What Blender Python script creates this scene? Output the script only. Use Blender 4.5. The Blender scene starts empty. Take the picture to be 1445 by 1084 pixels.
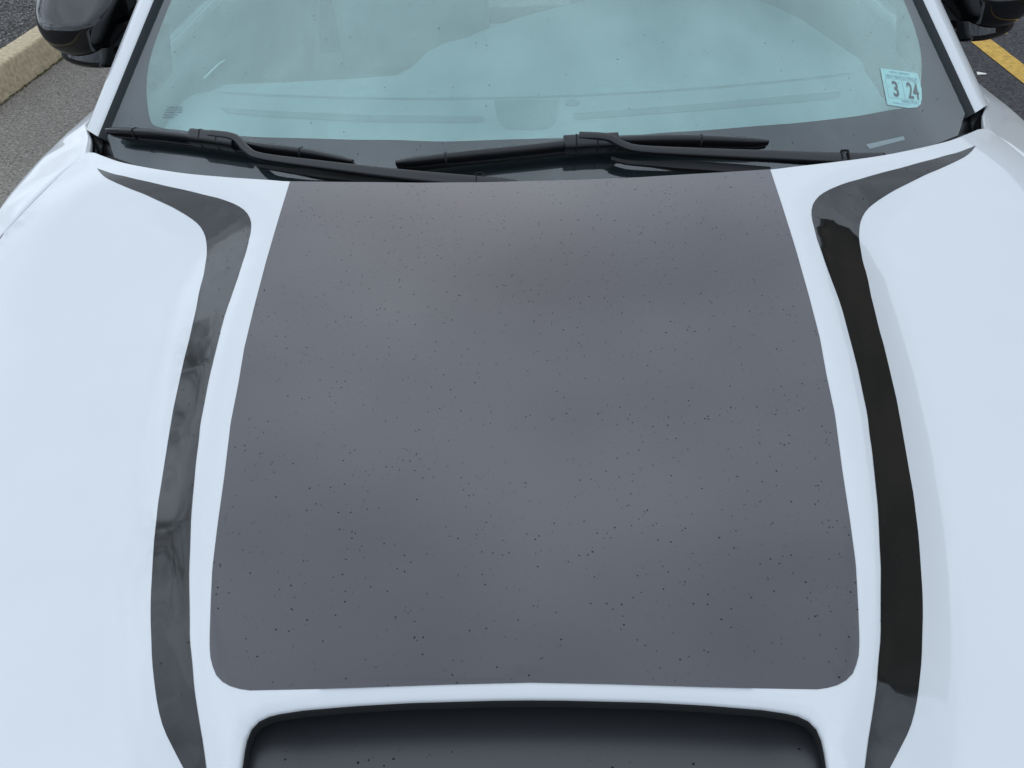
import bpy, bmesh, math, random
import numpy as np
from mathutils import Vector, Matrix
from mathutils.geometry import delaunay_2d_cdt

SC = bpy.context.scene
COL = SC.collection
rng = np.random.default_rng(7)
random.seed(7)

# ------------------------------------------------------------------ camera
def cam_axes(yaw, pitch, roll):
    f = Vector((math.sin(yaw)*math.cos(pitch), math.cos(yaw)*math.cos(pitch), -math.sin(pitch)))
    r = Vector((math.cos(yaw), -math.sin(yaw), 0)); u = r.cross(f)
    return (r*math.cos(roll)+u*math.sin(roll), -r*math.sin(roll)+u*math.cos(roll), f)
cd = bpy.data.cameras.new('camera'); cam = bpy.data.objects.new('camera', cd); COL.objects.link(cam)
r_, u_, f_ = cam_axes(math.radians(-2.6657), math.radians(42.5), math.radians(-2.6946))
M = Matrix(((r_.x, u_.x, -f_.x, 0.0119), (r_.y, u_.y, -f_.y, -1.12), (r_.z, u_.z, -f_.z, 1.60), (0, 0, 0, 1)))
cam.matrix_world = M
cd.sensor_width = 36; cd.lens = 1085/1445*36; cd.clip_start = .02; cd.clip_end = 3000
SC.camera = cam

# ------------------------------------------------------------------ sky and sun
SUN_EL, SUN_AZ = math.radians(40), math.radians(-8)        # beyond the car, veiled by cloud
world = bpy.data.worlds.new('World'); SC.world = world; world.use_nodes = True
wn, wl = world.node_tree.nodes, world.node_tree.links
wn.clear()
w_out = wn.new('ShaderNodeOutputWorld'); w_bg = wn.new('ShaderNodeBackground')
w_sky = wn.new('ShaderNodeTexSky'); w_sky.sky_type = 'NISHITA'; w_sky.sun_disc = False
w_sky.sun_elevation = SUN_EL; w_sky.sun_rotation = SUN_AZ; w_sky.air_density = 1.0; w_sky.dust_density = 3.0
w_tc = wn.new('ShaderNodeTexCoord')
w_n1 = wn.new('ShaderNodeTexNoise'); w_n1.inputs['Scale'].default_value = 3.0
w_n1.inputs['Detail'].default_value = 6; w_n1.inputs['Roughness'].default_value = .58
w_rmp = wn.new('ShaderNodeValToRGB')                        # grey cloud bases to thin bright cloud
w_rmp.color_ramp.elements[0].position = .355; w_rmp.color_ramp.elements[0].color = (.56, .66, .80, 1)
w_rmp.color_ramp.elements[1].position = .645; w_rmp.color_ramp.elements[1].color = (1.10, 1.28, 1.48, 1)
w_mul = wn.new('ShaderNodeVectorMath'); w_mul.operation = 'SCALE'; w_mul.inputs['Scale'].default_value = 10.8
w_mix = wn.new('ShaderNodeMix'); w_mix.data_type = 'RGBA'; w_mix.inputs['Factor'].default_value = .90
# the cloud deck is a flat layer overhead: directions are projected onto it
w_sep = wn.new('ShaderNodeSeparateXYZ'); w_add = wn.new('ShaderNodeMath'); w_add.operation = 'ADD'; w_add.inputs[1].default_value = .35
w_max = wn.new('ShaderNodeMath'); w_max.operation = 'MAXIMUM'; w_max.inputs[1].default_value = .02
w_dx = wn.new('ShaderNodeMath'); w_dx.operation = 'DIVIDE'; w_dy = wn.new('ShaderNodeMath'); w_dy.operation = 'DIVIDE'
w_cmb = wn.new('ShaderNodeCombineXYZ')
w_map = wn.new('ShaderNodeMapping'); w_map.inputs['Location'].default_value = (2.3, 4.7, 2.1)   # which part of the deck is overhead
w_map.inputs['Scale'].default_value = (.62, 1.25, 1)
wl.new(w_tc.outputs['Generated'], w_sep.inputs[0]); wl.new(w_sep.outputs['Z'], w_max.inputs[0]); wl.new(w_max.outputs[0], w_add.inputs[0])
for s_, d_ in (('X', w_dx), ('Y', w_dy)): wl.new(w_sep.outputs[s_], d_.inputs[0]); wl.new(w_add.outputs[0], d_.inputs[1])
wl.new(w_dx.outputs[0], w_cmb.inputs[0]); wl.new(w_dy.outputs[0], w_cmb.inputs[1]); wl.new(w_cmb.outputs[0], w_map.inputs['Vector'])
wl.new(w_map.outputs['Vector'], w_n1.inputs['Vector']); wl.new(w_n1.outputs['Fac'], w_rmp.inputs['Fac'])
wl.new(w_rmp.outputs['Color'], w_mul.inputs[0])
wl.new(w_sky.outputs['Color'], w_mix.inputs['A']); wl.new(w_mul.outputs['Vector'], w_mix.inputs['B'])
wl.new(w_mix.outputs['Result'], w_bg.inputs['Color']); w_bg.inputs['Strength'].default_value = .1
wl.new(w_bg.outputs['Background'], w_out.inputs['Surface'])
sd_ = bpy.data.lights.new('sun', 'SUN'); sd_.energy = .5; sd_.angle = math.radians(130); sd_.color = (1, .98, .96)
sun = bpy.data.objects.new('sun', sd_); COL.objects.link(sun)
sdir = Vector((math.sin(SUN_AZ)*math.cos(SUN_EL), math.cos(SUN_AZ)*math.cos(SUN_EL), math.sin(SUN_EL)))
sun.rotation_euler = sdir.to_track_quat('Z', 'Y').to_euler(); sun.location = sdir*40
vs = SC.view_settings; vs.view_transform = 'Standard'; vs.look = 'None'; vs.gamma = 1; vs.exposure = 0; vs.use_curve_mapping = False

# ------------------------------------------------------------------ materials
MATS = {}
def mat(name, col, rough=.5, metal=0, spec=.5, coat=0, ior=1.5, coat_rough=.02, bump=None, var=None):
    """Principled; var = (scale, amount, detail) mottles the colour, bump = (scale, strength, distance)."""
    if name in MATS: return MATS[name]
    m = bpy.data.materials.new(name); m.use_nodes = True; n, l = m.node_tree.nodes, m.node_tree.links
    b = n['Principled BSDF']
    b.inputs['Base Color'].default_value = (*col, 1); b.inputs['Roughness'].default_value = rough
    b.inputs['Metallic'].default_value = metal; b.inputs['Specular IOR Level'].default_value = spec
    b.inputs['IOR'].default_value = ior
    b.inputs['Coat Weight'].default_value = coat; b.inputs['Coat Roughness'].default_value = coat_rough
    tc = n.new('ShaderNodeTexCoord')
    if var:
        t = n.new('ShaderNodeTexNoise'); t.inputs['Scale'].default_value = var[0]; t.inputs['Detail'].default_value = var[2] if len(var) > 2 else 4
        mr = n.new('ShaderNodeMapRange'); mr.inputs['From Min'].default_value = .25; mr.inputs['From Max'].default_value = .75
        mr.inputs['To Min'].default_value = 1-var[1]; mr.inputs['To Max'].default_value = 1+var[1]
        v = n.new('ShaderNodeVectorMath'); v.operation = 'SCALE'; v.inputs[0].default_value = col
        l.new(tc.outputs['Object'], t.inputs['Vector']); l.new(t.outputs['Fac'], mr.inputs['Value'])
        l.new(mr.outputs['Result'], v.inputs['Scale']); l.new(v.outputs['Vector'], b.inputs['Base Color'])
    if bump:
        t = n.new('ShaderNodeTexNoise'); t.inputs['Scale'].default_value = bump[0]; t.inputs['Detail'].default_value = 3
        bp = n.new('ShaderNodeBump'); bp.inputs['Strength'].default_value = bump[1]; bp.inputs['Distance'].default_value = bump[2]
        l.new(tc.outputs['Object'], t.inputs['Vector']); l.new(t.outputs['Fac'], bp.inputs['Height']); l.new(bp.outputs['Normal'], b.inputs['Normal'])
    MATS[name] = m; return m

def thin_glass(name, tint, f0=.085, gloss=(1, 1, 1)):
    m = bpy.data.materials.new(name); m.use_nodes = True; n, l = m.node_tree.nodes, m.node_tree.links; n.clear()
    o = n.new('ShaderNodeOutputMaterial'); mx = n.new('ShaderNodeMixShader')
    tr = n.new('ShaderNodeBsdfTransparent'); tr.inputs['Color'].default_value = (*tint, 1)
    gl = n.new('ShaderNodeBsdfGlossy'); gl.inputs['Roughness'].default_value = .008; gl.inputs['Color'].default_value = (*gloss, 1)
    lw = n.new('ShaderNodeLayerWeight'); lw.inputs['Blend'].default_value = .5
    p = n.new('ShaderNodeMath'); p.operation = 'POWER'; p.inputs[1].default_value = 5
    q = n.new('ShaderNodeMath'); q.operation = 'MULTIPLY_ADD'; q.inputs[1].default_value = 1-f0; q.inputs[2].default_value = f0
    l.new(lw.outputs['Facing'], p.inputs[0]); l.new(p.outputs[0], q.inputs[0]); l.new(q.outputs[0], mx.inputs['Fac'])
    l.new(tr.outputs[0], mx.inputs[1]); l.new(gl.outputs[0], mx.inputs[2]); l.new(mx.outputs[0], o.inputs['Surface'])
    MATS[name] = m; return m

def asphalt(name, dark, light, scale, patch, bump=.5):
    """Stones of several greys in a dark binder, with broad worn patches."""
    m = bpy.data.materials.new(name); m.use_nodes = True; n, l = m.node_tree.nodes, m.node_tree.links
    b = n['Principled BSDF']; b.inputs['Roughness'].default_value = .9; b.inputs['Specular IOR Level'].default_value = .25
    tc = n.new('ShaderNodeTexCoord')
    vo = n.new('ShaderNodeTexVoronoi'); vo.inputs['Scale'].default_value = scale
    no = n.new('ShaderNodeTexNoise'); no.inputs['Scale'].default_value = scale*.45; no.inputs['Detail'].default_value = 6
    bg = n.new('ShaderNodeTexNoise'); bg.inputs['Scale'].default_value = patch; bg.inputs['Detail'].default_value = 4
    sep = n.new('ShaderNodeSeparateColor')
    for t in (vo, no, bg): l.new(tc.outputs['Object'], t.inputs['Vector'])
    l.new(vo.outputs['Color'], sep.inputs['Color'])
    add = n.new('ShaderNodeMath'); add.operation = 'MULTIPLY_ADD'; add.inputs[1].default_value = .55
    l.new(sep.outputs[0], add.inputs[0])
    mr = n.new('ShaderNodeMapRange'); mr.inputs['From Min'].default_value = .3; mr.inputs['From Max'].default_value = .7; mr.inputs['To Max'].default_value = .45
    l.new(no.outputs['Fac'], mr.inputs['Value']); l.new(mr.outputs['Result'], add.inputs[2])
    mx = n.new('ShaderNodeMix'); mx.data_type = 'RGBA'; mx.inputs['A'].default_value = (*dark, 1); mx.inputs['B'].default_value = (*light, 1)
    l.new(add.outputs[0], mx.inputs['Factor'])
    m2 = n.new('ShaderNodeMapRange'); m2.inputs['From Min'].default_value = .3; m2.inputs['From Max'].default_value = .7; m2.inputs['To Min'].default_value = .8; m2.inputs['To Max'].default_value = 1.2
    l.new(bg.outputs['Fac'], m2.inputs['Value'])
    sc = n.new('ShaderNodeVectorMath'); sc.operation = 'SCALE'
    l.new(mx.outputs['Result'], sc.inputs[0]); l.new(m2.outputs['Result'], sc.inputs['Scale']); l.new(sc.outputs['Vector'], b.inputs['Base Color'])
    bp = n.new('ShaderNodeBump'); bp.inputs['Strength'].default_value = bump; bp.inputs['Distance'].default_value = .004
    l.new(add.outputs[0], bp.inputs['Height']); l.new(bp.outputs['Normal'], b.inputs['Normal'])
    MATS[name] = m; return m

mat('white_paint', (.66, .665, .665), .35, coat=1, coat_rough=.015)
mat('satin_vinyl', (.020, .015, .022), .16, spec=.70, coat=1, coat_rough=.08, var=(5, .10))
mat('gloss_vinyl', (.014, .0138, .013), .055, spec=.6)
mat('tray_plastic', (.028, .029, .032), .36, spec=.7, bump=(600, .05, .0003))
mat('gloss_black', (.003, .003, .0035), .03, spec=.6)
mat('black_plastic', (.016, .016, .018), .45, bump=(700, .12, .0004))
mat('wiper_plastic', (.006, .006, .007), .25, spec=.58, bump=(900, .05, .0003))
mat('rubber', (.010, .010, .010), .6)
mat('rubber_seal', (.012, .016, .017), .42, spec=.35)
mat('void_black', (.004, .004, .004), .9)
mat('frit', (.010, .010, .012), .5)
mat('water', (.004, .004, .005), .03, ior=1.33)
thin_glass('windshield_glass', (.80, .95, .95), .105)
thin_glass('solar_film', (.80, .93, .92), .235, (.85, 1.0, .92))
thin_glass('side_glass', (.20, .24, .24))
mat('dash', (.33, .325, .325), .8, spec=.2, var=(6, .06), bump=(900, .15, .0004))
mat('dash_vent', (.20, .205, .205), .85, spec=.2)
mat('cabin_trim', (.42, .44, .44), .85, spec=.2, var=(4, .12))
mat('sticker', (.46, .66, .62), .55, var=(60, .04))
mat('ink_grey', (.035, .045, .055), .6)
mat('ink_blue', (.10, .22, .33), .6)
mat('ink_faint', (.10, .16, .17), .6)
mat('tyre', (.018, .018, .018), .85)
mat('rim', (.02, .02, .022), .3, metal=.6)
mat('lamp_lens', (.25, .27, .28), .08)
mat('grille', (.012, .012, .013), .4)
mat('concrete', (.52, .42, .28), .9, spec=.2, var=(40, .30, 8), bump=(150, .6, .005))
mat('yellow_paint', (.60, .37, .085), .8, spec=.25, var=(45, .28, 8), bump=(260, .5, .003))
mat('paper', (.80, .76, .68), .8)
mat('stone', (.10, .095, .085), .9, var=(8, .5), spec=.25)
mat('pale_stone', (.36, .34, .31), .9, var=(8, .4), spec=.25)
mat('moss', (.09, .085, .03), .95, spec=.1, var=(60, .5))
mat('brick', (.17, .135, .095), .9, var=(.6, .5, 5), spec=.2)
mat('parapet', (.10, .095, .09), .8)
mat('window_glass', (.02, .025, .03), .08)
mat('bark', (.07, .055, .045), .95, bump=(40, .6, .01))
asphalt('asphalt_grey', (.055, .046, .038), (.33, .295, .255), 140, .9)
asphalt('asphalt_dark', (.014, .014, .016), (.125, .12, .12), 120, 1.1)
asphalt('asphalt_rough', (.022, .021, .019), (.16, .15, .14), 70, 1.5, 1.0)

# ------------------------------------------------------------------ object helpers
def link(name, me, m, parent=None, **props):
    o = bpy.data.objects.new(name, me); COL.objects.link(o)
    if m and not me.materials: me.materials.append(MATS[m])
    if parent: o.parent = parent
    for k, v in props.items(): o[k] = v
    return o
def from_data(name, V, Fc, m, parent=None, smooth=True, normals=None, **props):
    me = bpy.data.meshes.new(name); me.from_pydata([tuple(map(float, v)) for v in V], [], [tuple(map(int, f)) for f in Fc]); me.update()
    if smooth: me.polygons.foreach_set('use_smooth', [True]*len(me.polygons))
    if normals is not None: me.normals_split_custom_set_from_vertices([tuple(map(float, n)) for n in normals])
    return link(name, me, m, parent, **props)
def fix_normals(o):
    bm = bmesh.new(); bm.from_mesh(o.data); bmesh.ops.recalc_face_normals(bm, faces=bm.faces); bm.to_mesh(o.data); bm.free(); return o
def bevel(o, w, seg=3, ang=30):
    md = o.modifiers.new('bevel', 'BEVEL'); md.width = w; md.segments = seg; md.limit_method = 'ANGLE'; md.angle_limit = math.radians(ang); return o
def grid(name, rows, m, parent=None, closed=False, **props):
    """rows: list of equally long point rows -> quad sheet."""
    n = len(rows[0]); V = [p for r in rows for p in r]; Fc = []
    for i in range(len(rows)-1):
        for j in range(n if closed else n-1):
            k = (j+1) % n; Fc.append((i*n+j, i*n+k, (i+1)*n+k, (i+1)*n+j))
    return from_data(name, V, Fc, m, parent, **props)
def box(name, lo, hi, m, parent=None, bev=0, **props):
    (a, b, c), (d, e, f) = lo, hi
    V = [(a,b,c),(d,b,c),(d,e,c),(a,e,c),(a,b,f),(d,b,f),(d,e,f),(a,e,f)]
    o = from_data(name, V, [(0,3,2,1),(4,5,6,7),(0,1,5,4),(1,2,6,5),(2,3,7,6),(3,0,4,7)], m, parent, smooth=False, **props)
    if bev: bevel(o, bev)
    return o
def resample(P, n):
    P = np.asarray(P, float); d = np.r_[0, np.cumsum(np.linalg.norm(np.diff(P, axis=0), axis=1))]
    t = np.linspace(0, d[-1], n); return np.stack([np.interp(t, d, P[:, k]) for k in range(P.shape[1])], -1)
def spline(P, n):
    """Catmull-Rom through P, n samples, evenly spaced."""
    P = np.asarray(P, float); E = np.vstack([2*P[0]-P[1], P, 2*P[-1]-P[-2]]); out = []
    for i in range(1, len(E)-2):
        a, b, c, d = E[i-1:i+3]
        for t in np.linspace(0, 1, 12, endpoint=False):
            out.append(.5*(2*b+(c-a)*t+(2*a-5*b+4*c-d)*t*t+(3*b-a-3*c+d)*t**3))
    out.append(P[-1]); return resample(out, n)
def in_poly(P, poly):
    P = np.asarray(P, float); x, y = P[:, 0], P[:, 1]; poly = np.asarray(poly, float)[:, :2]; c = np.zeros(len(P), bool)
    for (x0, y0), (x1, y1) in zip(poly, np.roll(poly, -1, 0)):
        k = (y0 > y) != (y1 > y)
        if y1 != y0: c ^= k & (x < (x1-x0)*(y-y0)/(y1-y0)+x0)
    return c
def poly_dist(P, poly, closed=True):
    P = np.asarray(P, float)[:, :2]; A = np.asarray(poly, float)[:, :2]; B = np.roll(A, -1, 0)
    if not closed: A, B = A[:-1], B[:-1]
    d = np.full(len(P), 9.)
    for a, b in zip(A, B):
        ab = b-a; L = ab@ab
        if L < 1e-14: continue
        t = np.clip(((P-a)@ab)/L, 0, 1); d = np.minimum(d, np.hypot(*(P-a-t[:, None]*ab).T))
    return d
def triangulate(outer, holes, step):
    """Triangles of the region inside outer and outside holes, filled with a staggered grid."""
    outer = np.asarray(outer, float)[:, :2]; holes = [np.asarray(h, float)[:, :2] for h in holes]
    lo, hi = outer.min(0), outer.max(0); g = []
    for j, y in enumerate(np.arange(lo[1], hi[1], step*.87)):
        xs = np.arange(lo[0]+(j % 2)*step/2, hi[0], step); g.append(np.c_[xs, np.full(len(xs), y)])
    g = np.vstack(g); k = in_poly(g, outer) & (poly_dist(g, outer) > step*.45)
    for h in holes: k &= ~in_poly(g, h) & (poly_dist(g, h) > step*.45)
    g = g[k]; V, E = [], []
    for lp in [outer]+holes:
        s = len(V); V += [Vector(p) for p in lp]; E += [(s+i, s+(i+1) % len(lp)) for i in range(len(lp))]
    V += [Vector(p) for p in g]
    v, e, f, *_ = delaunay_2d_cdt(V, E, [], 0, 1e-6)
    v = np.array([tuple(p) for p in v]); f = [t for t in f if len(t) == 3]; f = np.array(f)
    c = v[f].mean(1); k = in_poly(c, outer)
    for h in holes: k &= ~in_poly(c, h)
    f = f[k]; a, b, c = v[f[:, 0]], v[f[:, 1]], v[f[:, 2]]
    fl = ((b-a)[:, 0]*(c-a)[:, 1]-(b-a)[:, 1]*(c-a)[:, 0]) < 0
    f[fl] = f[fl][:, ::-1]
    used = np.unique(f); mp = -np.ones(len(v), int); mp[used] = np.arange(len(used))
    return v[used], mp[f]
def sm(a, b, t):
    t = np.clip((np.asarray(t, float)-a)/(b-a), 0, 1); return t*t*(3-2*t)
def mirx(P): return np.asarray(P, float)*np.array([-1]+[1]*(np.asarray(P).shape[1]-1))

# ------------------------------------------------------------------ measured outlines of the bonnet (metres, right half)
CEN = np.array([(0.735,0.085,0.0),(0.718,0.07,0.004),(0.699,0.055,0.007),(0.679,0.043,0.009),(0.658,0.031,0.011),(0.637,0.02,0.012),(0.616,0.009,0.014),(0.594,-0.001,0.015),(0.573,-0.012,0.017),(0.552,-0.023,0.019),(0.531,-0.035,0.021),(0.51,-0.046,0.024),(0.491,-0.06,0.027),(0.475,-0.077,0.031),(0.462,-0.096,0.036),(0.453,-0.117,0.039),(0.448,-0.141,0.039),(0.446,-0.164,0.038),(0.443,-0.188,0.038),(0.442,-0.212,0.036),(0.44,-0.235,0.035),(0.438,-0.259,0.033),(0.437,-0.282,0.031),(0.435,-0.306,0.03),(0.433,-0.33,0.029),(0.431,-0.353,0.028),(0.429,-0.377,0.027),(0.426,-0.401,0.027),(0.423,-0.424,0.026),(0.42,-0.448,0.025),(0.417,-0.471,0.024),(0.413,-0.495,0.024),(0.409,-0.518,0.024),(0.404,-0.542,0.023),(0.4,-0.565,0.023),(0.395,-0.588,0.023),(0.39,-0.611,0.023),(0.384,-0.635,0.023),(0.378,-0.658,0.023),(0.372,-0.68,0.022),(0.365,-0.703,0.022),(0.358,-0.726,0.021),(0.35,-0.748,0.021),(0.341,-0.77,0.02),(0.332,-0.792,0.019),(0.321,-0.813,0.018),(0.309,-0.834,0.015),(0.296,-0.853,0.013)]+[(.275,-.90,.016),(.245,-.95,.018),(.19,-1.0,.02),(.10,-1.03,.02),(0,-1.04,.02)])   # middle line of the stripe: x, y, half width
STRIPE_IN = [(0.735,0.085),(0.715,0.072),(0.694,0.059),(0.672,0.049),(0.65,0.038),(0.627,0.028),(0.605,0.018),(0.582,0.008),(0.56,-0.001),(0.537,-0.011),(0.515,-0.021),(0.492,-0.031),(0.471,-0.043),(0.451,-0.057),(0.434,-0.074),(0.422,-0.095),(0.416,-0.119),(0.414,-0.143),(0.412,-0.167),(0.412,-0.191),(0.411,-0.216),(0.411,-0.24),(0.411,-0.264),(0.411,-0.289),(0.41,-0.313),(0.408,-0.337),(0.406,-0.361),(0.404,-0.386),(0.402,-0.41),(0.399,-0.434),(0.396,-0.458),(0.393,-0.482),(0.388,-0.506),(0.384,-0.53),(0.379,-0.554),(0.374,-0.578),(0.369,-0.602),(0.363,-0.626),(0.357,-0.649),(0.351,-0.673),(0.344,-0.696),(0.337,-0.719),(0.33,-0.743),(0.321,-0.766),(0.313,-0.788),(0.303,-0.811),(0.293,-0.833),(0.284,-0.855)]
STRIPE_OUT = [(0.735,0.085),(0.721,0.067),(0.705,0.051),(0.686,0.037),(0.666,0.024),(0.646,0.012),(0.626,0.001),(0.606,-0.011),(0.586,-0.023),(0.566,-0.035),(0.547,-0.048),(0.528,-0.062),(0.512,-0.077),(0.499,-0.097),(0.491,-0.118),(0.485,-0.14),(0.481,-0.163),(0.477,-0.186),(0.475,-0.209),(0.472,-0.232),(0.468,-0.255),(0.465,-0.278),(0.462,-0.301),(0.459,-0.324),(0.457,-0.347),(0.454,-0.37),(0.451,-0.393),(0.448,-0.416),(0.445,-0.439),(0.441,-0.462),(0.437,-0.485),(0.433,-0.507),(0.429,-0.53),(0.425,-0.553),(0.421,-0.576),(0.416,-0.598),(0.411,-0.621),(0.405,-0.644),(0.399,-0.666),(0.393,-0.688),(0.386,-0.71),(0.378,-0.732),(0.37,-0.754),(0.361,-0.775),(0.351,-0.796),(0.339,-0.816),(0.324,-0.834),(0.309,-0.851)]
REAR = [(0,-.031),(.07,-.031),(.17,-.027),(.30,-.016),(.376,-.008),(.415,0),(.487,.0155),(.562,.036),(.634,.064),(.694,.093),(.735,.120),(.765,.142)]
SHUT = [(.778,.147),(.788,.139),(.800,.115),(.818,.050),(.848,-.018),(.860,-.055),(.868,-.20),(.872,-.40),(.868,-.70),(.85,-.95),(.80,-1.10)]
NOSE = [(.74,-1.16),(.62,-1.20),(.40,-1.235),(.2,-1.25),(0,-1.255)]
DECAL = [(.3775,-.0075),(.3765,-.086),(.376,-.115),(.374,-.197),(.370,-.29),(.3655,-.365),(.3585,-.425),(.353,-.485),(.341,-.562),(.333,-.62),(.325,-.672),(.3165,-.71),(.307,-.75),(.3015,-.766),(.293,-.779),(.2815,-.7885),(.2675,-.7925),(.2575,-.794),(.21,-.7935),(.161,-.7925),(.075,-.790),(0,-.7885)]
SCOOP = [(0,-.797),(.03,-.7972),(.109,-.799),(.160,-.8015),(.207,-.805),(.232,-.8085),(.244,-.812),(.2525,-.819),(.2560,-.829),(.2560,-.845),(.2545,-.860),(.255,-.888),(.240,-.918),(.206,-.948),(.12,-.969),(0,-.976)]

# ------------------------------------------------------------------ the bonnet's shape
def stripe_drop(x, y):
    x = np.abs(x); A = CEN[:-1, :2]; D = CEN[1:, :2]-A; L2 = (D**2).sum(1)
    px = x[:, None]-A[:, 0]; py = y[:, None]-A[:, 1]
    t = np.clip((px*D[:, 0]+py*D[:, 1])/L2, 0, 1)
    dist = np.hypot(px-t*D[:, 0], py-t*D[:, 1]); i = dist.argmin(1); r = np.arange(len(x))
    s = np.where(D[i, 0]*py[r, i]-D[i, 1]*px[r, i] > 0, 1, -1)*dist[r, i]
    tt = t[r, i]; hw = CEN[i, 2]*(1-tt)+CEN[i+1, 2]*tt
    hb = .036*sm(0, .38, np.hypot(x-CEN[0, 0], y-CEN[0, 1]))*sm(-1.25, -.95, y)
    return hb*sm(-(hw+.032), hw+.05, s)
SCOOP_LOOP = np.vstack([resample(SCOOP, 60), mirx(resample(SCOOP, 60))[::-1][1:-1]])
def S(x, y, rim=True):
    x = np.atleast_1d(np.asarray(x, float)); y = np.atleast_1d(np.asarray(y, float))
    z = 1.03+.13*y-np.where(y > 0, .15*y*y, 0)-np.where(y < -.85, .35*(y+.85)**2, 0)
    z = z-.02*(x/.8)**2-.02*(x/.8)**4-stripe_drop(x, y)
    if rim:                                               # rolled edge round the scoop mouth
        R = .009; k = (np.abs(x) < .30) & (y < -.77) & (y > -1.02)
        if k.any():
            d = poly_dist(np.c_[x[k], y[k]], SCOOP_LOOP); d = np.where(in_poly(np.c_[x[k], y[k]], SCOOP_LOOP), 0, d)
            e = np.clip(R-d, 0, R); zz = z[k]; zz -= .62*(R-np.sqrt(R*R-e*e*.92)); z[k] = zz
    return z
def S_norm(x, y, fn=S):
    h = .002; nx = -(fn(x+h, y)-fn(x-h, y))/(2*h); ny = -(fn(x, y+h)-fn(x, y-h))/(2*h)
    n = np.c_[nx, ny, np.ones(len(nx))]; return n/np.linalg.norm(n, axis=1)[:, None]
def S1(x, y): return float(S(x, y)[0])

# the windscreen's shape
TG = math.tan(math.radians(29))
def G(x, y): return .965+(np.asarray(y, float)-.02-.35*np.asarray(x, float)**2)*TG
def G_norm(x, y):
    n = np.c_[.7*np.asarray(x)*TG, np.full(len(np.atleast_1d(x)), -TG), np.ones(len(np.atleast_1d(x)))]; return n/np.linalg.norm(n, axis=1)[:, None]

def sheet(name, outline, holes, step, zf, nf, m, parent, off=0., skirt=None, **props):
    """Curved sheet over a plan outline; skirt = list of (outward, down) rings round the outer edge."""
    v, f = triangulate(outline, holes, step); n = nf(v[:, 0], v[:, 1]); P = np.c_[v, zf(v[:, 0], v[:, 1])]+n*off
    V, Fc, N = list(P), [tuple(t) for t in f], list(n)
    if skirt:
        for lp, sk in zip([outline]+list(holes), skirt):
            if not sk: continue
            lp = np.asarray(lp, float)[:, :2]; ar = np.sum(lp[:, 0]*np.roll(lp[:, 1], -1)-lp[:, 1]*np.roll(lp[:, 0], -1))
            if ar < 0: lp = lp[::-1]
            t = np.roll(lp, -1, 0)-np.roll(lp, 1, 0); t /= np.linalg.norm(t, axis=1)[:, None]; o = np.c_[t[:, 1], -t[:, 0]]
            if lp is not None and sk[0] == 'hole': o, ring = -o, sk[1:]
            else: ring = sk
            ids = [int(((v-p)**2).sum(1).argmin()) for p in lp]; base = [V[i] for i in ids]
            for out, dn, w in ring:
                s = len(V); V += [b+np.array([q[0]*out, q[1]*out, -dn]) for b, q in zip(base, o)]
                N += [np.array([q[0]*w, q[1]*w, math.sqrt(max(0, 1-w*w))]) for q in o]
                new = list(range(s, s+len(lp))); k = len(lp)
                for i in range(k):
                    j = (i+1) % k
                    q4 = (ids[i], new[i], new[j], ids[j]) if sk[0] != 'hole' else (ids[j], new[j], new[i], ids[i])
                    Fc.append(q4)
                ids = new
    return from_data(name, V, Fc, m, parent, normals=N, **props)

def both(half, close_end=False):
    """Mirror a half outline that starts and ends on x = 0 into a loop."""
    h = np.asarray(half, float)[:, :2]; return np.vstack([h, mirx(h)[::-1][1:-1]])

# ------------------------------------------------------------------ the car
car = bpy.data.objects.new('car', None); COL.objects.link(car)
car['label'] = 'white car with grey bonnet decal, black bonnet stripes and black door mirrors'; car['category'] = 'car'

half = np.vstack([spline(REAR, 70), spline(SHUT, 90), spline(NOSE, 60)])
HOOD = both(half)
EDGE = [(.0022, .0008, .5), (.0040, .0032, .85), (.0046, .0075, 1), (.0046, .028, 1)]
hood = sheet('hood', HOOD, [SCOOP_LOOP], .0125, S, S_norm, 'white_paint', car,
             skirt=[EDGE, ['hole', (.002, .0022, .8), (.003, .0055, 1), (.003, .007, 1)]])
dec = both([(0, -.0305)]+[(x, y) for x, y in resample(REAR[:5], 30)[1:-1]-np.array([0, -.0003])]+list(resample(DECAL, 110)))
sheet('hood_decal', dec, [], .0125, S, S_norm, 'satin_vinyl', hood, off=.0005,
      skirt=[[(.0001, .0004, .7)]])
stripe = np.vstack([spline(STRIPE_IN, 90), [(.271, -.876), (.264, -.892)], spline(STRIPE_OUT, 90)[::-1][:-1], ])
for sgn in (1, -1):
    lp = stripe if sgn == 1 else mirx(stripe)[::-1]
    sheet('hood_stripe', lp, [], .009, S, S_norm, 'gloss_vinyl', hood, off=.0005, skirt=[[(.0001, .0004, .7)]])

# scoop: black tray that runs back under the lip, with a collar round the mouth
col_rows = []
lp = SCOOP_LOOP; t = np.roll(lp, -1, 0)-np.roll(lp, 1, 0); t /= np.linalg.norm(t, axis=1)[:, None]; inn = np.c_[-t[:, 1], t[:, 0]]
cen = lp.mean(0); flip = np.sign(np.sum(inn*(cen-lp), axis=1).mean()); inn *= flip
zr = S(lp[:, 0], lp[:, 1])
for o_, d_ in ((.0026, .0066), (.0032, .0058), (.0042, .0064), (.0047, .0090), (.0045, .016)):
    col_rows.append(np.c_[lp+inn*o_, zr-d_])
def tray_z(x, y):
    u = np.clip((np.asarray(y)+.68)/(-.29), 0, 1)
    side = sm(.21, .262, np.abs(x))
    return S(x, y, False)-(.085-.071*np.minimum(1, u*1.18)**.82)+.006*side
tray = both([(0, -.66), (.10, -.66), (.2, -.67), (.27, -.70), (.280, -.86), (.272, -.895), (.255, -.93), (.215, -.962), (.12, -.985), (0, -.992)])
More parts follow.
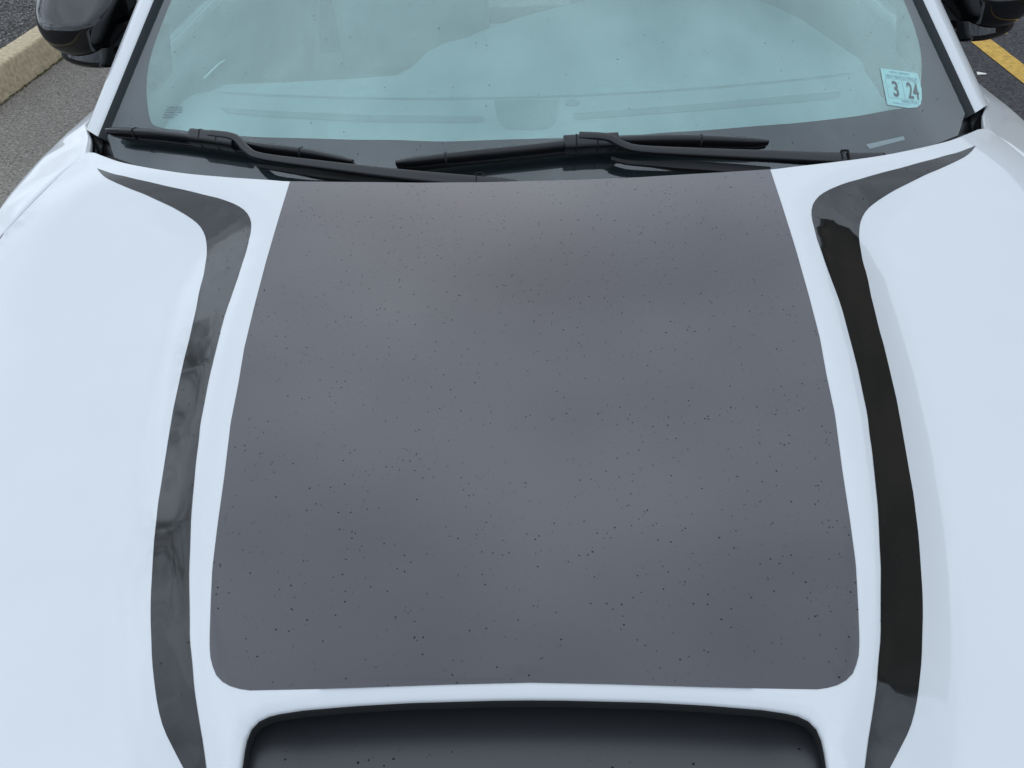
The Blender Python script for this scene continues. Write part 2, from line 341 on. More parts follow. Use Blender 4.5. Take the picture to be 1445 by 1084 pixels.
tray = resample(np.vstack([tray, tray[:1]]), 140)[:-1]
insert = sheet('scoop_insert', tray, [], .012, tray_z, lambda a, b: S_norm(a, b, tray_z), 'tray_plastic', hood)
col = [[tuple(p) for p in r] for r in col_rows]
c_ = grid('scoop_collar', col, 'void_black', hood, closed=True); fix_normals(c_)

# black strip under the bonnet's edge stands in for shade in the gap
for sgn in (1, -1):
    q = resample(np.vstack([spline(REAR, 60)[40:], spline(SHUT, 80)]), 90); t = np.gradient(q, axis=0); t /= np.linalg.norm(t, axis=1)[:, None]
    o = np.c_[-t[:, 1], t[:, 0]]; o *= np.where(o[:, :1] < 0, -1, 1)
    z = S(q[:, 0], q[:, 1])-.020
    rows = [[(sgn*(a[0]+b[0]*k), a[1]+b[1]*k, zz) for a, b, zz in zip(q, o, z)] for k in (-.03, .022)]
    grid('hood_gap_shade', rows, 'void_black', car)

# ---- front wings
XS = np.array([(-1.16,.765),(-1.10,.806),(-.95,.856),(-.70,.874),(-.40,.878),(-.20,.874),(-.06,.863),(-.02,.8505),(.05,.8235),(.115,.8055),(.139,.7935),(.150,.789),(.165,.789),(.185,.796),(.26,.830),(.33,.872),(.365,.886),(.45,.889),(.62,.891)])
ZI = [(.150, 1.002), (.185, .998), (.26, .986), (.33, .975), (.365, .970), (.45, .967), (.62, .964)]
XF = [(-1.16, .87), (-1.0, .905), (-.6, .932), (-.2, .933), (.0, .929), (.15, .928), (.26, .932), (.39, .934), (.5, .934), (.62, .934)]
ZE = [(-1.16, .032), (-.2, .034), (.0, .034), (.15, .034), (.26, .024), (.36, .013), (.5, .011), (.62, .010)]     # fall from seam to shoulder
AX, AZ, AR = -.66, .35, .385
XS[:, 1] += .0035*(XS[:, 0] < .16)
XSs, XFs, ZIs, ZEs = spline(XS, 600), spline(XF, 300), spline(ZI, 200), spline(ZE, 200)
def wing(sgn):
    ys = np.unique(np.r_[np.linspace(-1.16, -.1, 46), np.linspace(-.1, .4, 90), np.linspace(.4, .62, 14)])
    yd = np.linspace(-1.36, .82, 1091); k = np.exp(-.5*(np.arange(-80, 81)*.002/.045)**2); k /= k.sum()     # smoothed seam line: the panel's own shape
    zd = np.array([S1(np.interp(y, *XSs.T)-.005, y) if y < .09 else np.nan for y in yd]); ok = ~np.isnan(zd)
    zd = np.interp(yd, np.r_[yd[ok], [.185, .26, .33, .40, .62]], np.r_[zd[ok], [.998, .986, .975, .968, .964]])
    xd = np.interp(yd, *XSs.T)
    def sm_(v): return np.convolve(np.pad(v, 80, mode='edge'), k, mode='valid')
    zd, xd = sm_(zd), sm_(xd)
    rows = []
    for y in ys:
        xs = np.interp(y, *XSs.T); xf = np.interp(y, *XFs.T); zs = np.interp(y, yd, zd); x0 = np.interp(y, yd, xd)
        x1, z1 = xf-.010, zs-np.interp(y, *ZEs.T)
        def zt(x):
            t = (x-x0)/(x1-x0); return zs+(z1-zs)*(.8*t+.2*t*abs(t))
        row = [(xs+.0006, zt(xs)-.03), (xs, zt(xs)-.0075), (xs+.0008, zt(xs)-.0028)]
        for t in np.linspace(0, 1, 12, endpoint=False): x = xs+.004+(x1-xs-.004)*t; row.append((x, zt(x)))
        for q in np.linspace(.28, math.pi/2, 16): row.append((x1+(xf-x1)*(math.sin(q)-math.sin(.28))/(1-math.sin(.28)), z1-.022*(math.cos(.28)-math.cos(q))/math.cos(.28)))
        bot = .27
        if abs(y-AX) < AR: bot = AZ+math.sqrt(AR*AR-(y-AX)**2)
        z0 = row[-1][1]
        for t in np.linspace(.12, 1, 9): 
            z = z0+(min(bot, z0-.01)-z0)*t; row.append((xf-.012*min(1, (z0-z)/.2)-.05*max(0, (.62-z)/.35)**2, z))
        row.append((row[-1][0]-.04, row[-1][1]))
        rows.append([(sgn*p[0], y, p[1]) for p in row])
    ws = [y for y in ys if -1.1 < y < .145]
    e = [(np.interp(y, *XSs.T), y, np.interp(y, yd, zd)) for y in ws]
    grid('seam_shade', [[(sgn*(x-.0009), y, z-d) for x, y, z in e] for d in (.0026, .022)], 'void_black', car)  # black strip up the wing's edge: the seam's shadow put in as colour
    if sgn < 0: rows = rows[::-1]
    o = grid('front_wing', rows, 'white_paint', car); return [(abs(p[0]), p[2]) for p in (rows[-1] if sgn > 0 else rows[0])]
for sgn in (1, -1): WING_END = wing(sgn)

# ---- cowl: black tray between bonnet and windscreen
cw = both([(0, -.05), (.4, -.02), (.6, .04), (.72, .11), (.79, .155), (.80, .20), (.835, .262), (.876, .335), (.86, .42), (.6, .30), (.3, .20), (0, .17)])
cw = resample(np.vstack([cw, cw[:1]]), 120)[:-1]
def cowl_z(x, y): return np.minimum(G(x, y)-.02, .955)+.012*sm(.74, .80, np.abs(x))
sheet('cowl_panel', cw, [], .02, cowl_z, lambda a, b: S_norm(a, b, cowl_z), 'black_plastic', car)
for sgn in (1, -1):      # rounded corner cap at the foot of the pillar
    a = spline([(.800,.196,.985),(.826,.252,.981),(.856,.305,.975),(.872,.345,.968)], 16); b = spline([(.786,.168,.975),(.80,.225,.974),(.818,.275,.974),(.838,.335,.985)], 16)
    rows = []
    for t in np.linspace(0, 1, 7): rows.append([(sgn*p[0], p[1], p[2]-.016*math.sin(math.pi*t)) for p in a*(1-t)+b*t])
    fix_normals(grid('cowl_corner_cap', rows, 'gloss_black', car))

# ---- windscreen
gl_half = np.vstack([spline([(0,-.03),(.3,-.005),(.55,.055),(.69,.112),(.728,.132)], 60), resample([(.732,.136),(.810,.281),(.745,.512),(.640,.885)], 90), spline([(.625,.915),(.5,.89),(.25,.85),(0,.84)], 40)])
GLASS = both(gl_half)
shield = sheet('windshield', GLASS, [], .03, G, G_norm, 'windshield_glass', car)
fr = np.vstack([spline([(0,.127),(.136,.130),(.24,.143),(.318,.154),(.434,.177),(.497,.192),(.585,.218),(.648,.242),(.69,.258),(.713,.274),(.725,.30),(.737,.34),(.7445,.39),(.740,.445),(.7235,.512)], 110), spline([(.715,.54),(.66,.70),(.61,.80),(.585,.835),(.54,.84),(.3,.79),(0,.77)], 60)])
sheet('solar_film', both(fr), [], .03, G, G_norm, 'solar_film', shield, off=-.0045)
sheet('frit_band', GLASS, [both(fr)], .02, G, G_norm, 'frit', shield, off=-.004)

# ---- pillars, seals
def lerp3(a, b, t): a, b = np.array(a), np.array(b); return a+(b-a)*t
for sgn in (1, -1):
    SE = ((.812,.281,.9825),(.7465,.512,1.132)); PB = ((.8205,.279,.990),(.756,.503,1.1345)); PC = ((.880,.357,.9715),(.827,.58,1.1125))
    rows, srow = [], []
    for t in np.linspace(-.04, 2.75, 40):
        b, c = lerp3(*PB, t), lerp3(*PC, t); s = lerp3(*SE, t)
        ax = (lerp3(*PB, 1)-lerp3(*PB, 0)); ax /= np.linalg.norm(ax); w = c-b; w -= ax*(w@ax); n = np.cross(ax, w); n /= np.linalg.norm(n)
        if n[2] < 0: n = -n
        prof = [(0, -.010), (.0, -.002), (.05, .004), (.25, .011), (.42, .013), (.50, .0115), (.58, .008), (.80, -.001), (.95, -.010), (1.02, -.020), (1.02, -.05)]
        P = [b+(c-b)*u+n*h for u, h in prof]; rows.append([(sgn*p[0], p[1], p[2]) for p in P])
        q = b-s; Pp = [s-q*.5+n*(-.007), s-q*.1+n*.003, s+q*.25+n*.0055, s+q*.5+n*.004, s+q*.56+n*(-.006), s+q*1.1+n*(-.008)]
        srow.append([(sgn*p[0], p[1], p[2]) for p in Pp])
    pil = grid('windshield_pillar', rows, 'white_paint', car); fix_normals(pil); 
    base_cap = from_data('pillar_foot', [rows[0][i] for i in range(len(rows[0]))], [tuple(range(len(rows[0])))], 'white_paint', pil, smooth=False)
    sl = grid('windshield_seal', srow, 'rubber_seal', car); fix_normals(sl)

# ---- roof, doors, rear: simple closed shell behind the view
def side_x(z): return .965 if z < .95 else .965-.42*(z-.95)
roof = []
for y in np.linspace(.86, 2.1, 14):
    u = (y-.86)/1.24; zc = 1.405+.07*math.sin(math.pi*(u*.8+.12))-.04
    wd = .655-.03*u; roof.append([(x*wd, y+.05*x*x, zc-.035*abs(x)**2.5) for x in np.linspace(-1, 1, 19)])
grid('roof', roof, 'white_paint', car)
for sgn in (1, -1):
    rows = []
    for y in np.linspace(.625, 2.55, 12):
        rows.append([(sgn*x, y, z) for x, z in WING_END])
    dr = grid('door', rows if sgn < 0 else rows[::-1], 'white_paint', car)
    h = box('door_handle', (min(sgn*.925, sgn*.955), 1.55, .83), (max(sgn*.925, sgn*.955), 1.72, .86), 'white_paint', dr, bev=.008)
    a = [(.882,.42,.968),(.88,1.5,.968),(.86,2.5,.968)]; b = [(.80,.70,1.19),(.735,.95,1.345),(.665,1.3,1.385),(.650,1.8,1.395),(.625,2.12,1.365)]
    grid('side_window', [[(sgn*p[0], p[1], p[2]) for p in spline(a, 24)], [(sgn*p[0], p[1], p[2]) for p in spline(b, 24)]], 'side_glass', car)
    grid('rear_pillar', [[(sgn*.625, 2.11, 1.37), (sgn*.62, 2.14, 1.382)], [(sgn*.865, 2.48, .966), (sgn*.78, 2.76, 1.02)]], 'white_paint', car)
    # door inner panel seen through the windscreen
    grid('door_trim', [[(sgn*.86, y, z) for y in np.linspace(.3, 2.4, 6)] for z in (.96, .45)], 'cabin_trim', car)
tr_ = []
for y, z, w in ((2.1,1.385,.62),(2.5,1.15,.70),(2.75,1.04,.78),(3.35,1.02,.86),(3.42,.95,.88),(3.44,.45,.88)):
    tr_.append([(x*w, y, z-.03*x*x) for x in np.linspace(-1, 1, 9)])
grid('rear_window', tr_[:3], 'side_glass', car); grid('boot_lid', tr_[2:], 'white_paint', car)
for sgn in (1, -1):
    rows = [[(sgn*x, 2.553, z), (sgn*(x-.005), 2.95, z), (sgn*(x-.06), 3.43, z)] for x, z in WING_END[6:]]
    grid('rear_wing', rows, 'white_paint', car)
# nose
rows = []
for z, y, w in ((.815,-1.262,.80),(.79,-1.31,.82),(.72,-1.35,.86),(.60,-1.37,.88),(.42,-1.38,.90),(.28,-1.33,.88)):
    rows.append([(x*w, y+.34*abs(x)**3.2*(1 if z < .8 else .35), z-.04*abs(x)**3*(1 if z > .78 else 0)) for x in np.linspace(-1, 1, 25)])
fix_normals(grid('front_bumper', rows, 'white_paint', car))
box('grille', (-.55, -1.392, .50), (.55, -1.34, .70), 'grille', car, bev=.02)
for sgn in (1, -1):
    xa, xb = sorted((sgn*.60, sgn*.80)); box('headlight', (xa, -1.345, .66), (xb, -1.22, .745), 'lamp_lens', car, bev=.015)
    for yc in (AX, 2.42):
        bm = bmesh.new(); bmesh.ops.create_cone(bm, cap_ends=True, segments=40, radius1=.345, radius2=.345, depth=.24)
        me = bpy.data.meshes.new('wheel'); bm.to_mesh(me); bm.free()
        w = link('wheel', me, 'tyre', car); w.rotation_euler = (0, math.pi/2, 0); w.location = (sgn*.835, yc, .345); bevel(w, .03)
        bm = bmesh.new(); bmesh.ops.create_cone(bm, cap_ends=True, segments=40, radius1=.25, radius2=.23, depth=.03)
        me = bpy.data.meshes.new('rim'); bm.to_mesh(me); bm.free()
        q = link('rim', me, 'rim', w); q.location = (0, 0, sgn*.118)
box('underbody', (-.80, -1.2, .20), (.80, 3.3, .30), 'void_black', car)
box('firewall', (-.84, .05, .30), (.84, .10, .90), 'void_black', car)

# ---- cabin
def dash_z(x, y):
    x = np.asarray(x, float); y = np.asarray(y, float)
    z = .985+.010*sm(0, .02, y-(.396+.17*x*x))+.02*sm(.5, .9, y)
    return np.minimum(z, G(x, y)-.035)
dl = [(0,.085),(.2,.095),(.4,.135),(.6,.20),(.69,.25),(.688,.30),(.675,.345),(.683,.405),(.686,.522),(.668,.587),(.619,.742),(.562,.841),(.50,.90),(.2,.93),(-.017,.80),(-.089,.741),(-.141,.69),(-.186,.668),(-.22,.625),(-.247,.548),(-.275,.503),(-.378,.491),(-.504,.484),(-.632,.482),(-.695,.462),(-.71,.42),(-.70,.30),(-.69,.25),(-.6,.20),(-.4,.135),(-.2,.095)]
dl = resample(np.vstack([dl, dl[:1]]), 260)[:-1]
dash = sheet('dashboard', dl, [], .02, dash_z, lambda a, b: S_norm(a, b, dash_z), 'dash', car, skirt=[[(.004, .003, .7), (.006, .009, 1), (.006, .22, 1)]])
def on_dash(name, poly, m, off=.0012, parent=dash):
    p = resample(np.vstack([poly, poly[:1]]), 90)[:-1]
    return sheet(name, p, [], .03, dash_z, lambda a, b: S_norm(a, b, dash_z), m, parent, off=off)
on_dash('defroster_vent', [(-.623,.386),(-.483,.356),(-.31,.328),(-.088,.307),(-.081,.291),(-.094,.279),(-.305,.296),(-.476,.326),(-.596,.354)], 'dash_vent')
on_dash('defroster_vent', [(.086,.309),(.348,.34),(.611,.38),(.597,.345),(.342,.308),(.085,.28)], 'dash_vent')
on_dash('speaker_grille', [(-.068,.383),(.06,.377),(.052,.27),(.04,.25),(.023,.241),(-.033,.248),(-.046,.257),(-.055,.277)], 'dash_vent')
sx = np.linspace(-.66, .67, 60); sy = .391+.17*sx**2
on_dash('dash_seam', np.vstack([np.c_[sx, sy-.003], np.c_[sx, sy+.002][::-1]]), 'dash_vent', .003)
bm = bmesh.new(); bmesh.ops.create_uvsphere(bm, u_segments=20, v_segments=10, radius=.014)
bmesh.ops.scale(bm, verts=bm.verts, vec=(1, 1, .45)); bmesh.ops.translate(bm, verts=bm.verts, vec=(.087, .355, .986))
for f in bm.faces: f.smooth = True
me = bpy.data.meshes.new('light_sensor'); bm.to_mesh(me); bm.free(); link('light_sensor', me, 'dash_vent', dash)
sweep_pts = spline([(-.651,.556,1.018),(-.655,.528,1.02),(-.663,.505,1.016),(-.676,.482,1.008)], 14)
grid('edge_highlight', [[tuple(p+np.array([dx, 0, dz])) for p in sweep_pts] for dx, dz in ((-.0022, 0), (0, .002), (.0022, 0))], 'paper', dash)  # pale ribbon: a bright edge highlight put in as a strip of colour
grid('cabin_floor', [[(-.86, .2, .5), (.86, .2, .5)], [(-.86, 2.4, .5), (.86, 2.4, .5)]], 'cabin_trim', car)
for sgn in (1, -1):
    st = bpy.data.objects.new('front_seat', None); COL.objects.link(st); st.parent = car
    box('seat_cushion', (sgn*.38-.25, 1.0, .50), (sgn*.38+.25, 1.5, .66), 'cabin_trim', st, bev=.06)
    box('seat_backrest', (sgn*.38-.25, 1.45, .60), (sgn*.38+.25, 1.62, 1.12), 'cabin_trim', st, bev=.07)
    box('headrest', (sgn*.38-.12, 1.52, 1.15), (sgn*.38+.12, 1.62, 1.32), 'cabin_trim', st, bev=.045)
bpy.ops.mesh.primitive_torus_add(major_radius=.18, minor_radius=.016, location=(.38, 1.0, .90), rotation=(math.radians(68), 0, 0))
sw = bpy.context.object; sw.name = 'steering_wheel'; sw.data.materials.append(MATS['cabin_trim']); sw.parent = car

# ---- dealer sticker low on the windscreen, number plate strip, maker's print
TL, TR, BL, BR = map(np.array, ((.6503,.3237),(.7285,.3335),(.6506,.2533),(.7265,.2625)))
def st_pt(u, v, off): 
    p = (TL*(1-u)+TR*u)*v+(BL*(1-u)+BR*u)*(1-v); n = G_norm(p[:1], p[1:])[0]
    return np.array([p[0], p[1], float(G(p[0], p[1]))])+n*off
def st_poly(name, uv, m, parent, off):
    return from_data(name, [st_pt(u, v, off) for u, v in uv], [tuple(range(len(uv)))], m, parent, smooth=False)
sticker = st_poly('windshield_sticker', [(0,0),(.55,-.02),(.78,.03),(.90,.13),(.96,.30),(1.0,.55),(.985,.80),(.96,1.0),(0,1)], 'sticker', car, -.0030)
sticker['label'] = 'pale green dealer sticker numbered 3 24'
fonts = []
def st_text(name, txt, u0, v0, u1, v1, m, bold=0):
    cu = bpy.data.curves.new('t', 'FONT'); cu.body = txt; cu.offset = bold; cu.resolution_u = 3
    o = bpy.data.objects.new('t', cu); COL.objects.link(o); bpy.context.view_layer.update()
    me = o.evaluated_get(bpy.context.evaluated_depsgraph_get()).to_mesh()
    V = np.array([v.co[:2] for v in me.vertices]); Fc = [tuple(p.vertices) for p in me.polygons]; bpy.data.objects.remove(o)
    a, b = V.min(0), V.max(0); V = (V-a)/(b-a)
    from_data(name, [st_pt(u0+(u1-u0)*x, v0+(v1-v0)*y, -.0026) for x, y in V], Fc, m, sticker, smooth=False)
st_text('numeral', '3', .22, .24, .37, .68, 'ink_grey', .025)
st_text('numeral', '24', .60, .24, .90, .70, 'ink_grey', .025)
st_text('lettering', 'NEW JERSEY', .22, .88, .74, .95, 'ink_blue')
st_text('lettering', 'NEW VEHICLE DEALER', .10, .76, .92, .845, 'ink_blue')
st_text('lettering', 'INSPECTION', .40, .105, .83, .175, 'ink_blue')
st_text('lettering', 'THRU JUL 31', .14, .03, .56, .085, 'ink_blue')
for u0, v0, u1, v1 in ((.07,.735,.95,.742),(.07,.20,.95,.207),(.07,.20,.076,.742),(.50,.20,.506,.742)):
    st_poly('border_rule', [(u0,v0),(u1,v0),(u1,v1),(u0,v1)], 'ink_faint', sticker, -.0027)
def glass_quad(name, q, m, parent, off):
    q = np.asarray(q); n = G_norm(q[:, 0], q[:, 1]); return from_data(name, np.c_[q, G(q[:, 0], q[:, 1])]+n*off, [tuple(range(len(q)))], m, parent, smooth=False)
glass_quad('identity_plate', [(.5946,.1677),(.5999,.1607),(.6725,.1929),(.6704,.1989)], 'dash', shield, -.0030)
A_, B_, D_ = np.array((-.700,.304)), np.array((-.651,.290)), np.array((-.695,.277))
for r in range(5):
    u = .30-.05*r
    while u < (.95, .98, .98, .72, .62)[r]:
        w = .05+.07*random.random(); v = .06+.19*r
        c = lambda a, b: A_+(B_-A_)*a+(D_-A_)*b
        glass_quad('maker_print', [c(u, v+.085), c(u+w, v+.085), c(u+w, v), c(u, v)], 'ink_faint', shield, -.0031); u += w+.025

# ---- wipers
def sweep(name, pts, prof, m, parent=None, n=40, wid=None, caps=True):
    P = spline(pts, n); T = np.gradient(P, axis=0); T /= np.linalg.norm(T, axis=1)[:, None]
    N = G_norm(P[:, 0], P[:, 1]); B = np.cross(N, T); B /= np.linalg.norm(B, axis=1)[:, None]; N = np.cross(T, B)
    wid = np.ones(n) if wid is None else np.interp(np.linspace(0, 1, n), *zip(*wid))
    rows = [[tuple(p+b*(x*w)+nn*(z*w)) for x, z in prof] for p, b, nn, w in zip(P, B, N, wid)]
    k = len(prof); V = [p for r in rows for p in r]; Fc = [(i*k+j, i*k+(j+1) % k, (i+1)*k+(j+1) % k, (i+1)*k+j) for i in range(n-1) for j in range(k)]
    if caps: Fc += [tuple(range(k)), tuple(range((n-1)*k, n*k))]
    return fix_normals(from_data(name, V, Fc, m, parent, smooth=False))
def smooth_angle(o, a=35):
    o.data.polygons.foreach_set('use_smooth', [True]*len(o.data.polygons)); md = o.modifiers.new('b', 'BEVEL'); md.width = .0012; md.segments = 2; md.limit_method = 'ANGLE'; md.angle_limit = math.radians(25); return o
SPOIL = [(-.010,-.010),(.010,-.010),(.0105,-.004),(.006,.005),(.001,.009),(-.003,.009),(-.008,.003),(-.0105,-.004)]
ARM = [(-.009,-.004),(.009,-.004),(.009,.001),(.006,.005),(-.006,.005),(-.009,.001)]
RUB = [(-.0035,-.026),(.0035,-.026),(.0035,-.010),(-.0035,-.010)]
def wiper(blade, arm, under, conn, cap):
    a = sweep('wiper_arm', arm, ARM, 'wiper_plastic', car, 60, [(0, .75), (.2, .8), (.45, 1.0), (1, 1.55)]); smooth_angle(a)
    b = sweep('wiper_blade', blade, SPOIL, 'wiper_plastic', a, 60, [(0, .45), (.04, .8), (.2, 1), (.8, 1), (.96, .8), (1, .45)]); smooth_angle(b)
    sweep('wiper_rubber', blade, RUB, 'rubber', a, 60, [(0, .6), (.05, 1), (.95, 1), (1, .6)])
    c = sweep('blade_connector', conn, [(-.013,-.012),(.013,-.012),(.013,.006),(.008,.012),(-.008,.012),(-.013,.006)], 'wiper_plastic', a, 14); smooth_angle(c)
    P = spline(conn, 14)
    for k in (3, 8):
        q = P[k]; sweep('clip_gap', [q+np.array([-.0012, 0, .0]), q+np.array([.0012, 0, 0])], [(-.0135,-.012),(.0135,-.012),(.0135,.0065),(.0083,.0126),(-.0083,.0126),(-.0135,.0065)], 'void_black', a, 3)
    for f in (.14, .82):
        P = spline(blade, 60); q = P[int(f*59)]; d = P[int(f*59)+1]-P[int(f*59)]; d /= np.linalg.norm(d)
        sweep('blade_joint', [q-d*.0015, q+d*.0015], [(x*1.07, z*1.07) for x, z in SPOIL], 'rubber', a, 3)
    sweep('washer_hose', under, [(-.006,-.004),(.006,-.004),(.006,.004),(-.006,.004)], 'rubber', a, 24, [(0, .5), (.25, .7), (.4, 1.2), (1, 1.5)])
    cx, cy = cap
    for (dx, dy, w, h) in ((0, 0, .002, .016), (.011, 0, .002, .016), (.0055, .008, .013, .002)):
        z = float(G(cx, cy))+.0475
        sweep('arm_cap_gap', [(cx+dx-w/2, cy+dy, z+dy*TG), (cx+dx+w/2, cy+dy, z+dy*TG)], [(-h/2,-.003),(h/2,-.003),(h/2,.001),(-h/2,.001)], 'void_black', a, 3)
wiper([(-.790,.252,1.003),(-.677,.211,1.012),(-.572,.172,1.016),(-.474,.138,1.017),(-.381,.11,1.017),(-.294,.08,1.012)],
      [(-.560,.166,1.030),(-.510,.147,1.030),(-.485,.122,1.020),(-.455,.103,1.014),(-.35,.073,1.011),(-.215,.039,1.007),(-.063,.012,1.000),(-.02,.004,.996)],
      [(-.467,.111,.993),(-.393,.087,.992),(-.292,.061,.991),(-.182,.039,.989)],
      [(-.60,.182,1.018),(-.56,.168,1.019),(-.51,.150,1.019)], (-.083,.017))
wiper([(-.22,.069,1.013),(-.123,.072,1.021),(-.005,.079,1.027),(.112,.09,1.031),(.254,.101,1.027),(.404,.111,1.013)],
      [(.085,.088,1.044),(.130,.083,1.042),(.155,.074,1.033),(.18,.069,1.027),(.25,.069,1.02),(.392,.075,1.006),(.533,.09,.988),(.60,.10,.98)],
      [(.138,.071,1.01),(.164,.065,1.005),(.228,.064,.999),(.311,.064,.991),(.401,.065,.979)],
      [(.06,.085,1.031),(.10,.088,1.031),(.15,.091,1.031)], (.523,.088))

# ---- door mirrors
def mirror(sgn):
    Vx = [(.884,.492,1.106),(.884,.494,1.042),(1.010,.530,1.036),(1.024,.540,1.108),
          (.858,.585,1.142),(.856,.580,1.028),(1.062,.610,1.020),(1.082,.620,1.152),
          (.842,.675,1.190),(.842,.675,1.030),(1.066,.695,1.022),(1.090,.705,1.196)]
    V = [(sgn*x, y, z) for x, y, z in Vx]
    Fc = [(0,1,2,3)]+[(i+a, i+b, i+b+4, i+a+4) for i in (0, 4) for a, b in ((0,1),(1,2),(2,3),(3,0))]+[(8,11,10,9)]
    o = fix_normals(from_data('side_mirror', V, Fc, 'gloss_black', car))
    bm = bmesh.new(); bm.from_mesh(o.data); cl = bm.edges.layers.float.new('crease_edge')
    for e in bm.edges:
        s = {e.verts[0].index, e.verts[1].index}
        if s in ({0,3},{0,4},{4,8}): e[cl] = .50
        elif s in ({0,1},{1,2},{1,5}): e[cl] = .15
        elif min(s) >= 8: e[cl] = .5
    bm.to_mesh(o.data); bm.free()
    md = o.modifiers.new('s', 'SUBSURF'); md.levels = md.render_levels = 4
    # lower shell and foot
    a = [(.868,.548,1.034),(.905,.515,1.040),(.960,.535,1.038),(1.01,.575,1.038),(1.045,.64,1.04)]
    a = [(x, y, z-.010) for x, y, z in a]
    P = spline(a, 20); rows = [[(sgn*(x-i*.012), y+j, z-k) for x, y, z in P] for i, j, k in ((.4, .010, -.030), (.1, .002, -.008), (.0, .000, .000), (.15, .002, .006), (.8, .012, .010), (2.5, .06, .012))]
    t = fix_normals(grid('mirror_trim', rows, 'gloss_black', o))
    ft = [[(sgn*x, y, z) for x, y, z in r] for r in ([(.90,.535,1.045),(.90,.60,1.07),(.90,.66,1.06),(.90,.64,1.02),(.90,.56,1.015)], [(.84,.545,1.03),(.84,.60,1.075),(.84,.68,1.06),(.84,.66,.98),(.86,.56,.975)], [(.80,.545,1.03),(.80,.60,1.075),(.80,.68,1.06),(.82,.66,.96),(.82,.56,.955)])]
    fix_normals(grid('mirror_foot', ft, 'black_plastic', o, closed=True))
    gl = from_data('mirror_glass', [(sgn*.86,.668,1.05),(sgn*1.06,.692,1.045),(sgn*1.07,.694,1.165),(sgn*.86,.668,1.165)], [(0,1,2,3)], 'lamp_lens', o, smooth=False)
for sgn in (1, -1): mirror(sgn)

# ---- rain droplets
def droplets(name, pts, nrm, rad, parent):
    k = 8; V, Fc = [], []
    up = np.array([0, 0, 1.]); 
    for p, n, r in zip(pts, nrm, rad):
        a = np.cross(n, (0.3, 1, 0.1)); a /= np.linalg.norm(a); b = np.cross(n, a); s = len(V)
        e = 1+.25*random.random(); ph = random.random()*6
        for rr, h in ((1, -.05), (.82, .22), (.45, .40)):
            for i in range(k):
                q = ph+2*math.pi*i/k; V.append(p+r*rr*(a*math.cos(q)*e+b*math.sin(q))+n*h*r)
        V.append(p+n*.46*r)
        for L_ in (0, k):
            Fc += [(s+L_+i, s+L_+(i+1) % k, s+L_+k+(i+1) % k, s+L_+k+i) for i in range(k)]
        Fc += [(s+2*k+i, s+2*k+(i+1) % k, s+3*k) for i in range(k)]
    return from_data(name, V, Fc, 'water', parent, kind='stuff')
def scatter(poly, n, clusters):
    poly = np.asarray(poly)[:, :2]; lo, hi = poly.min(0), poly.max(0); out = rng.uniform(lo, hi, (n*3, 2))
    c = rng.uniform(lo, hi, (clusters, 2)); cl = [c[i]+rng.normal(0, .012, (rng.integers(2, 8), 2)) for i in range(clusters)]
    out = np.vstack([out, *cl]); out = out[in_poly(out, poly)]; rng.shuffle(out); return out
def radii(n, a, b): return a+(b-a)*rng.random(n)**3.2
p = scatter(dec, 1700, 420)[:3900]; droplets('rain_droplets', np.c_[p, S(p[:, 0], p[:, 1])]+S_norm(p[:, 0], p[:, 1])*.0006, S_norm(p[:, 0], p[:, 1]), radii(len(p), .00025, .00090), hood)
for sgn in (1, -1):
    q = stripe*np.array([sgn, 1]); p = scatter(q, 260, 30)[:190]
    droplets('rain_droplets', np.c_[p, S(p[:, 0], p[:, 1])]+S_norm(p[:, 0], p[:, 1])*.0006, S_norm(p[:, 0], p[:, 1]), radii(len(p), .0004, .0012), hood)
p = scatter(tray, 150, 40); p = p[p[:, 1] < -.83][:160]; droplets('rain_droplets', np.c_[p, tray_z(p[:, 0], p[:, 1])], S_norm(p[:, 0], p[:, 1], tray_z), radii(len(p), .0004, .0014), hood)
p = scatter(GLASS, 800, 220)[:1300]; p = p[p[:, 1] > .06+.3*p[:, 0]**2]; n_ = G_norm(p[:, 0], p[:, 1])
droplets('rain_droplets', np.c_[p, G(p[:, 0], p[:, 1])]+n_*.0002, n_, radii(len(p), .00035, .0011), shield)

# ------------------------------------------------------------------ the car park
def quad_sheet(name, pts, z, m, **props):
    return from_data(name, [(x, y, z) for x, y in pts], [tuple(range(len(pts)))], m, smooth=False, **props)
quad_sheet('ground', [(-900,-900),(900,-900),(900,900),(-900,900)], 0, 'asphalt_grey', kind='structure')
quad_sheet('parking_bay', [(-1.1,-14),(14,-14),(14,40),(-1.1,40)], .004, 'asphalt_dark', kind='structure')
# yellow bay line with worn edges
yl = []
ys = np.arange(-3, 9, .05)
L_ = [(2.478-.012*(y-3)+rng.normal(0, .0008), y) for y in ys]; R_ = [(2.598-.012*(y-3)+rng.normal(0, .0008), y) for y in ys]
grid('parking_line', [[(x, y, .008) for x, y in L_], [(x, y, .008) for x, y in R_]][::-1], 'yellow_paint', smooth=False, kind='structure')
# kerb: cast lengths with a rounded arris
def kerb_x(y): return -2.895+.045*(y-3.1)
prof = [(.028, -.02), (.026, .0), (.018, .05), (.010, .10), (.005, .134), (.0015, .1425), (-.005, .1475), (-.013, .1495), (-.05, .151), (-.09, .152), (-.12, .152), (-.131, .149), (-.137, .140), (-.14, -.02)]
kb = bpy.data.objects.new('kerb', None); COL.objects.link(kb); kb['kind'] = 'structure'
for i in range(9):
    a, b = -8.0+2.4*i, -8.0+2.4*i+2.392; rows = []
    for y in np.linspace(a, b, 50):
        rows.append([(kerb_x(y)+x+rng.normal(0, .0006), y, z+rng.normal(0, .0006)) for x, z in prof])
    o = grid('kerb_stone', rows, 'concrete', kb); fix_normals(o)
